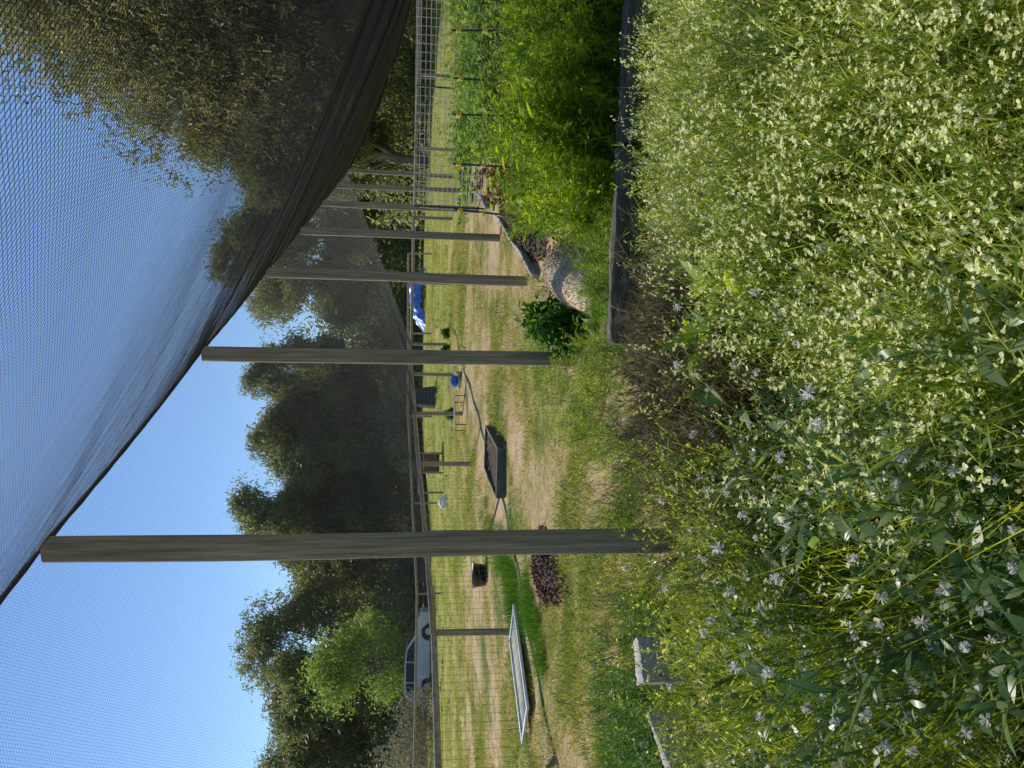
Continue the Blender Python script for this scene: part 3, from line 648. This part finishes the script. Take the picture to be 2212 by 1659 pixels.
# raised bed crop
bedok=lambda x,y:(x>.185*y+.1)&~((np.abs(x-1.08)<.42)&(y>5.9)&(y<8.0))
T=[mustard(s,5,4,2,26,.085,.021,.0065,3,.8,minh=.45) for s in(41,42,43)]
pos=fieldpts(1500,.5,5.2,5.05,8.6,bedok); pos[:,2]+=.15
hb_=.5+.4*sstep((pos[:,0]/pos[:,1]-.18)/.2); hb_=np.minimum(hb_*(1+.4*patch(pos[:,0]*1.6,pos[:,1]*1.6)),1.55-.13*pos[:,1])
spread(T,pos,hb_/.8*rng.uniform(.55,1.18,len(pos)),'leafy_bed_crop',[M_bright,M_bright,M_ypetal],'dense bright green leafy crop going to yellow flower',cat='garden crop',rnd=np.clip(.5+.7*patch(pos[:,0]*1.3+2,pos[:,1])+rng.normal(0,.25,len(pos)),0,1))
T2=[rosette(s,16,.28,.07,0,1.2) for s in(45,46)]
pos=fieldpts(90,1.2,4.5,5.1,7.5,bedok); pos[:,2]+=.35
spread(T2,pos,rng.uniform(.7,1.3,len(pos)),'bed_leafy_greens',[M_dark],'dark green broad leaved greens in raised bed',cat='garden crop')
pos=fieldpts(300,.3,3.4,5.1,6.0,lambda x,y:(x>.4+.2*(y-5))); pos[:,2]+=.12
spread(T,pos,rng.uniform(.2,.4,len(pos)),'low_bed_weeds',[M_leaf,M_leaf,M_ypetal],'low green weeds spilling over the bed sleepers',cat='weeds',tl=.4)
Tg=[tuft(s,20,.3,.005,.08,0,.9) for s in range(3)]
pos=np.stack([rng.uniform(.3,3.6,260),np.zeros(260),np.zeros(260)],-1); pos[:,1]=4.92-.07*(pos[:,0]-.3)+rng.normal(0,.09,260); pos[:,2]=.1
pos=pos[(patch(pos[:,0]*3,pos[:,1])>-.3)&((pos[:,0]>1.0)|(rng.random(260)<.3))]
spread(Tg,pos,rng.uniform(.4,1.1,len(pos)),'overhanging_grass',[M_tall],'grass tufts hanging over the timber sleepers',cat='grass')
T=[rosette(s,46,.36,.075,0,1.0) for s in(61,62)]
for k,(x,y,s) in enumerate(((.55,7.2,.9),(.75,8.3,1.0),(.58,6.7,.7),(1.9,6.3,.8),(1.3,5.5,.5),(2.0,5.4,.75),(-2.15,4.3,.8),(-1.75,4.75,.6),(-2.4,4.7,.8))):
    V,Q,M=T[k%2]; mk('comfrey_plant',(V*s,Q,M,np.full(len(V),.4+.1*(k%3))),M_dark,loc=(x,y,gzf(x,y)),rz=k*1.1,label='dark green broad leaved clump beside timber edging',cat='leafy plant',group='dark leafy clumps')
T=[mustard(s,6,5,0,22,.09,.05,.01,0,.9,minh=.5) for s in(71,72)]
pos=fieldpts(520,3.0,8.5,9.2,14.5,lambda x,y:x>.27*y+.3)
spread(T,pos,rng.uniform(.6,1.35,len(pos)),'climbing_bean_foliage',[M_leaf,M_fresh],'leafy climbing plants growing on stakes and mesh',cat='garden plants')
T=[rosette(s,14,.22,.09,0,1.0) for s in(81,82)]
pos=fieldpts(380,1.8,5.4,9.2,17,lambda x,y:(np.abs(x-(1.9+.36*(y-9)))<.55))
rr_=rng.random(len(pos))<.7
spread(T,pos[rr_],rng.uniform(.5,1.1,rr_.sum()),'red_leaf_vegetables',[M_red],'low reddish brown leafy vegetables on mulch',cat='vegetables')
spread(T,pos[~rr_],rng.uniform(.5,1.3,(~rr_).sum()),'low_green_vegetables',[M_leaf],'low green leafy vegetables on mulch',cat='vegetables')
pos=fieldpts(200,4.5,8,16.5,22)
spread(T,pos,rng.uniform(.7,1.4,len(pos)),'green_leaf_vegetables',[M_leaf],'green leafy vegetables near the end fence',cat='vegetables')
# lawn
T=[tuft(s,9,.07,.0055,.06,0,.75) for s in range(5)]
def lawnok(x,y): return (x< -.95+.382*(y-4.56)+.25)
ys=4.3+ (rng.random(34000)**1.25)*19; xs=(rng.random(34000)*2-1)*(.56*ys+.3); pf=patch(xs*.8,ys*.8)
k=lawnok(xs,ys)&(rng.random(34000)<np.clip(.5+.5*pf,.1,1)); p=np.stack([xs[k],ys[k],gz(xs[k],ys[k])],-1); pf=pf[k]
spread(T,p,rng.uniform(.5,1.3,len(p))*(1+.03*(p[:,1]-5))*(1+.6*np.clip(pf,-.5,1)),'lawn_grass',[M_lawn],'patchy dry and green lawn grass',cat='grass',rnd=np.clip(.6-.55*pf+rng.normal(0,.2,len(pf)),0,1))
T=[tuft(s,8,.12,.012,.12,0,.7) for s in range(4)]
ys=rng.uniform(20,46,16000); xs=(rng.random(16000)*2-1)*.56*ys; p=np.stack([xs,ys,gz(xs,ys)],-1); pf=patch(xs*.9,ys*.7)
spread(T,p,rng.uniform(.5,1.2,len(p))*(1+.4*pf),'pasture_grass',[M_past],'yellow green pasture grass beyond the fence',cat='grass',rnd=np.clip(.55-.25*pf+rng.normal(0,.3,len(pf)),0,1))
T=[tuft(s,12,.16,.02,.1,0,.7) for s in range(2)]
ys=rng.uniform(19,44,300); xs=(rng.random(300)*2-1)*.56*ys; p=np.stack([xs,ys,gz(xs,ys)],-1)
spread(T,p,rng.uniform(.6,1.5,300),'pasture_weeds',[M_dark],'dark low weed clumps dotted over the pasture',cat='weeds')
T=[tuft(s,24,.3,.007,.1,0,.5) for s in range(4)]
cl=[];hs=[]
for (cx,cy,rx,ry,n,h) in((-3.15,11.9,.35,1.7,260,1.),(-4.9,9.6,.3,1.2,70,.8),(-2.95,9.7,.3,.9,130,.9),(-2.9,14.5,.5,2.,70,.7),(.1,8.9,.4,1.8,90,.5),(-.3,6.3,.6,1.0,110,.6),(.5,6.0,.3,1.0,80,.7),(-1.5,5.3,1.3,.5,130,.7),(-2.7,5.5,.6,.9,110,.9),(-1.9,12,.5,2.4,70,.6)):
    a=rng.uniform(0,6.28,n); r=np.sqrt(rng.random(n)); x=cx+rx*r*np.cos(a)+(.36*ry*r*np.sin(a)); y=cy+ry*r*np.sin(a)
    k=~(((x+3.95)**2+(y-10.5)**2)<.75); x,y=x[k],y[k]
    cl.append(np.stack([x,y,gz(x,y)],-1)); hs.append(np.full(len(x),h)*rng.uniform(.3,1.1,len(x)))
p=np.concatenate(cl); spread(T,p,np.concatenate(hs),'tall_grass_clumps',[M_dark,M_tall],'clumps of long dark green grass in the lawn',cat='grass')
T=[mustard(s,3,3,2,12,.06,.014,.007,3,.45,minh=.4) for s in(95,96)]
pos=fieldpts(900,-1.9,1.3,4.7,9.5,lambda x,y:(np.abs(x-(-.5+.36*(y-5)))<.9)&(patch(x*1.5,y*1.5)>-.3)&~((np.abs(x-1.0)<.6)&(y>5.4)&(y<8.4)))
spread(T,pos,rng.uniform(.25,.85,len(pos)),'path_side_weeds',[M_stem,M_leaf,M_ypetal],'ragged green weeds beside the posts and path',cat='weeds')
T=[mustard(s,4,4,0,16,.05,.018,.01,0,.5) for s in(91,92)]
p=np.concatenate([np.stack([rng.normal(-2.15,.4,80),rng.normal(4.7,.4,80),np.zeros(80)],-1)])
spread(T,p,rng.uniform(.3,.8,len(p)),'dark_leafy_weeds',[M_leaf,M_dark],'dark leafy weeds around old boards',cat='weeds')

# ------------------------------------------------------------ light
sx,sy,el=-.64,.77,math.radians(41)
d=Vector((sx*math.cos(el),sy*math.cos(el),math.sin(el))).normalized()
sun=bpy.data.lights.new('sun','SUN'); sun.energy=5.0; sun.angle=math.radians(.5); sun.color=(1,.95,.85)
so=bpy.data.objects.new('sun',sun); COL.objects.link(so); so.rotation_euler=d.to_track_quat('Z','Y').to_euler()
w=bpy.data.worlds.new('World'); S.world=w; w.use_nodes=True
nt=w.node_tree; nt.nodes.clear(); sk=nt.nodes.new('ShaderNodeTexSky'); sk.sky_type='NISHITA'; sk.sun_disc=False
sk.sun_elevation=el; sk.sun_rotation=math.atan2(sx,sy); sk.air_density=1.0; sk.dust_density=0.0; sk.ozone_density=5.0; sk.altitude=500
bg=nt.nodes.new('ShaderNodeBackground'); bg.inputs[1].default_value=.15; o=nt.nodes.new('ShaderNodeOutputWorld')
nt.links.new(sk.outputs[0],bg.inputs[0]); nt.links.new(bg.outputs[0],o.inputs[0])

# ------------------------------------------------------------ camera (held sideways)
cam=bpy.data.cameras.new('camera'); cam.sensor_width=36; cam.sensor_fit='HORIZONTAL'; cam.lens=27.03; cam.clip_start=.05; cam.clip_end=3000
co=bpy.data.objects.new('camera',cam); COL.objects.link(co)
p=math.radians(7.4); F=Vector((0,math.cos(p),-math.sin(p))); U=Vector((0,math.sin(p),math.cos(p))); R=Vector((1,0,0))
a=.014; U2=U*math.cos(a)-R*math.sin(a); R2=R*math.cos(a)+U*math.sin(a)
X=-U2; Y=R2; Z=-F
co.matrix_world=Matrix(((X.x,Y.x,Z.x,0),(X.y,Y.y,Z.y,0),(X.z,Y.z,Z.z,1.6),(0,0,0,1)))
S.camera=co
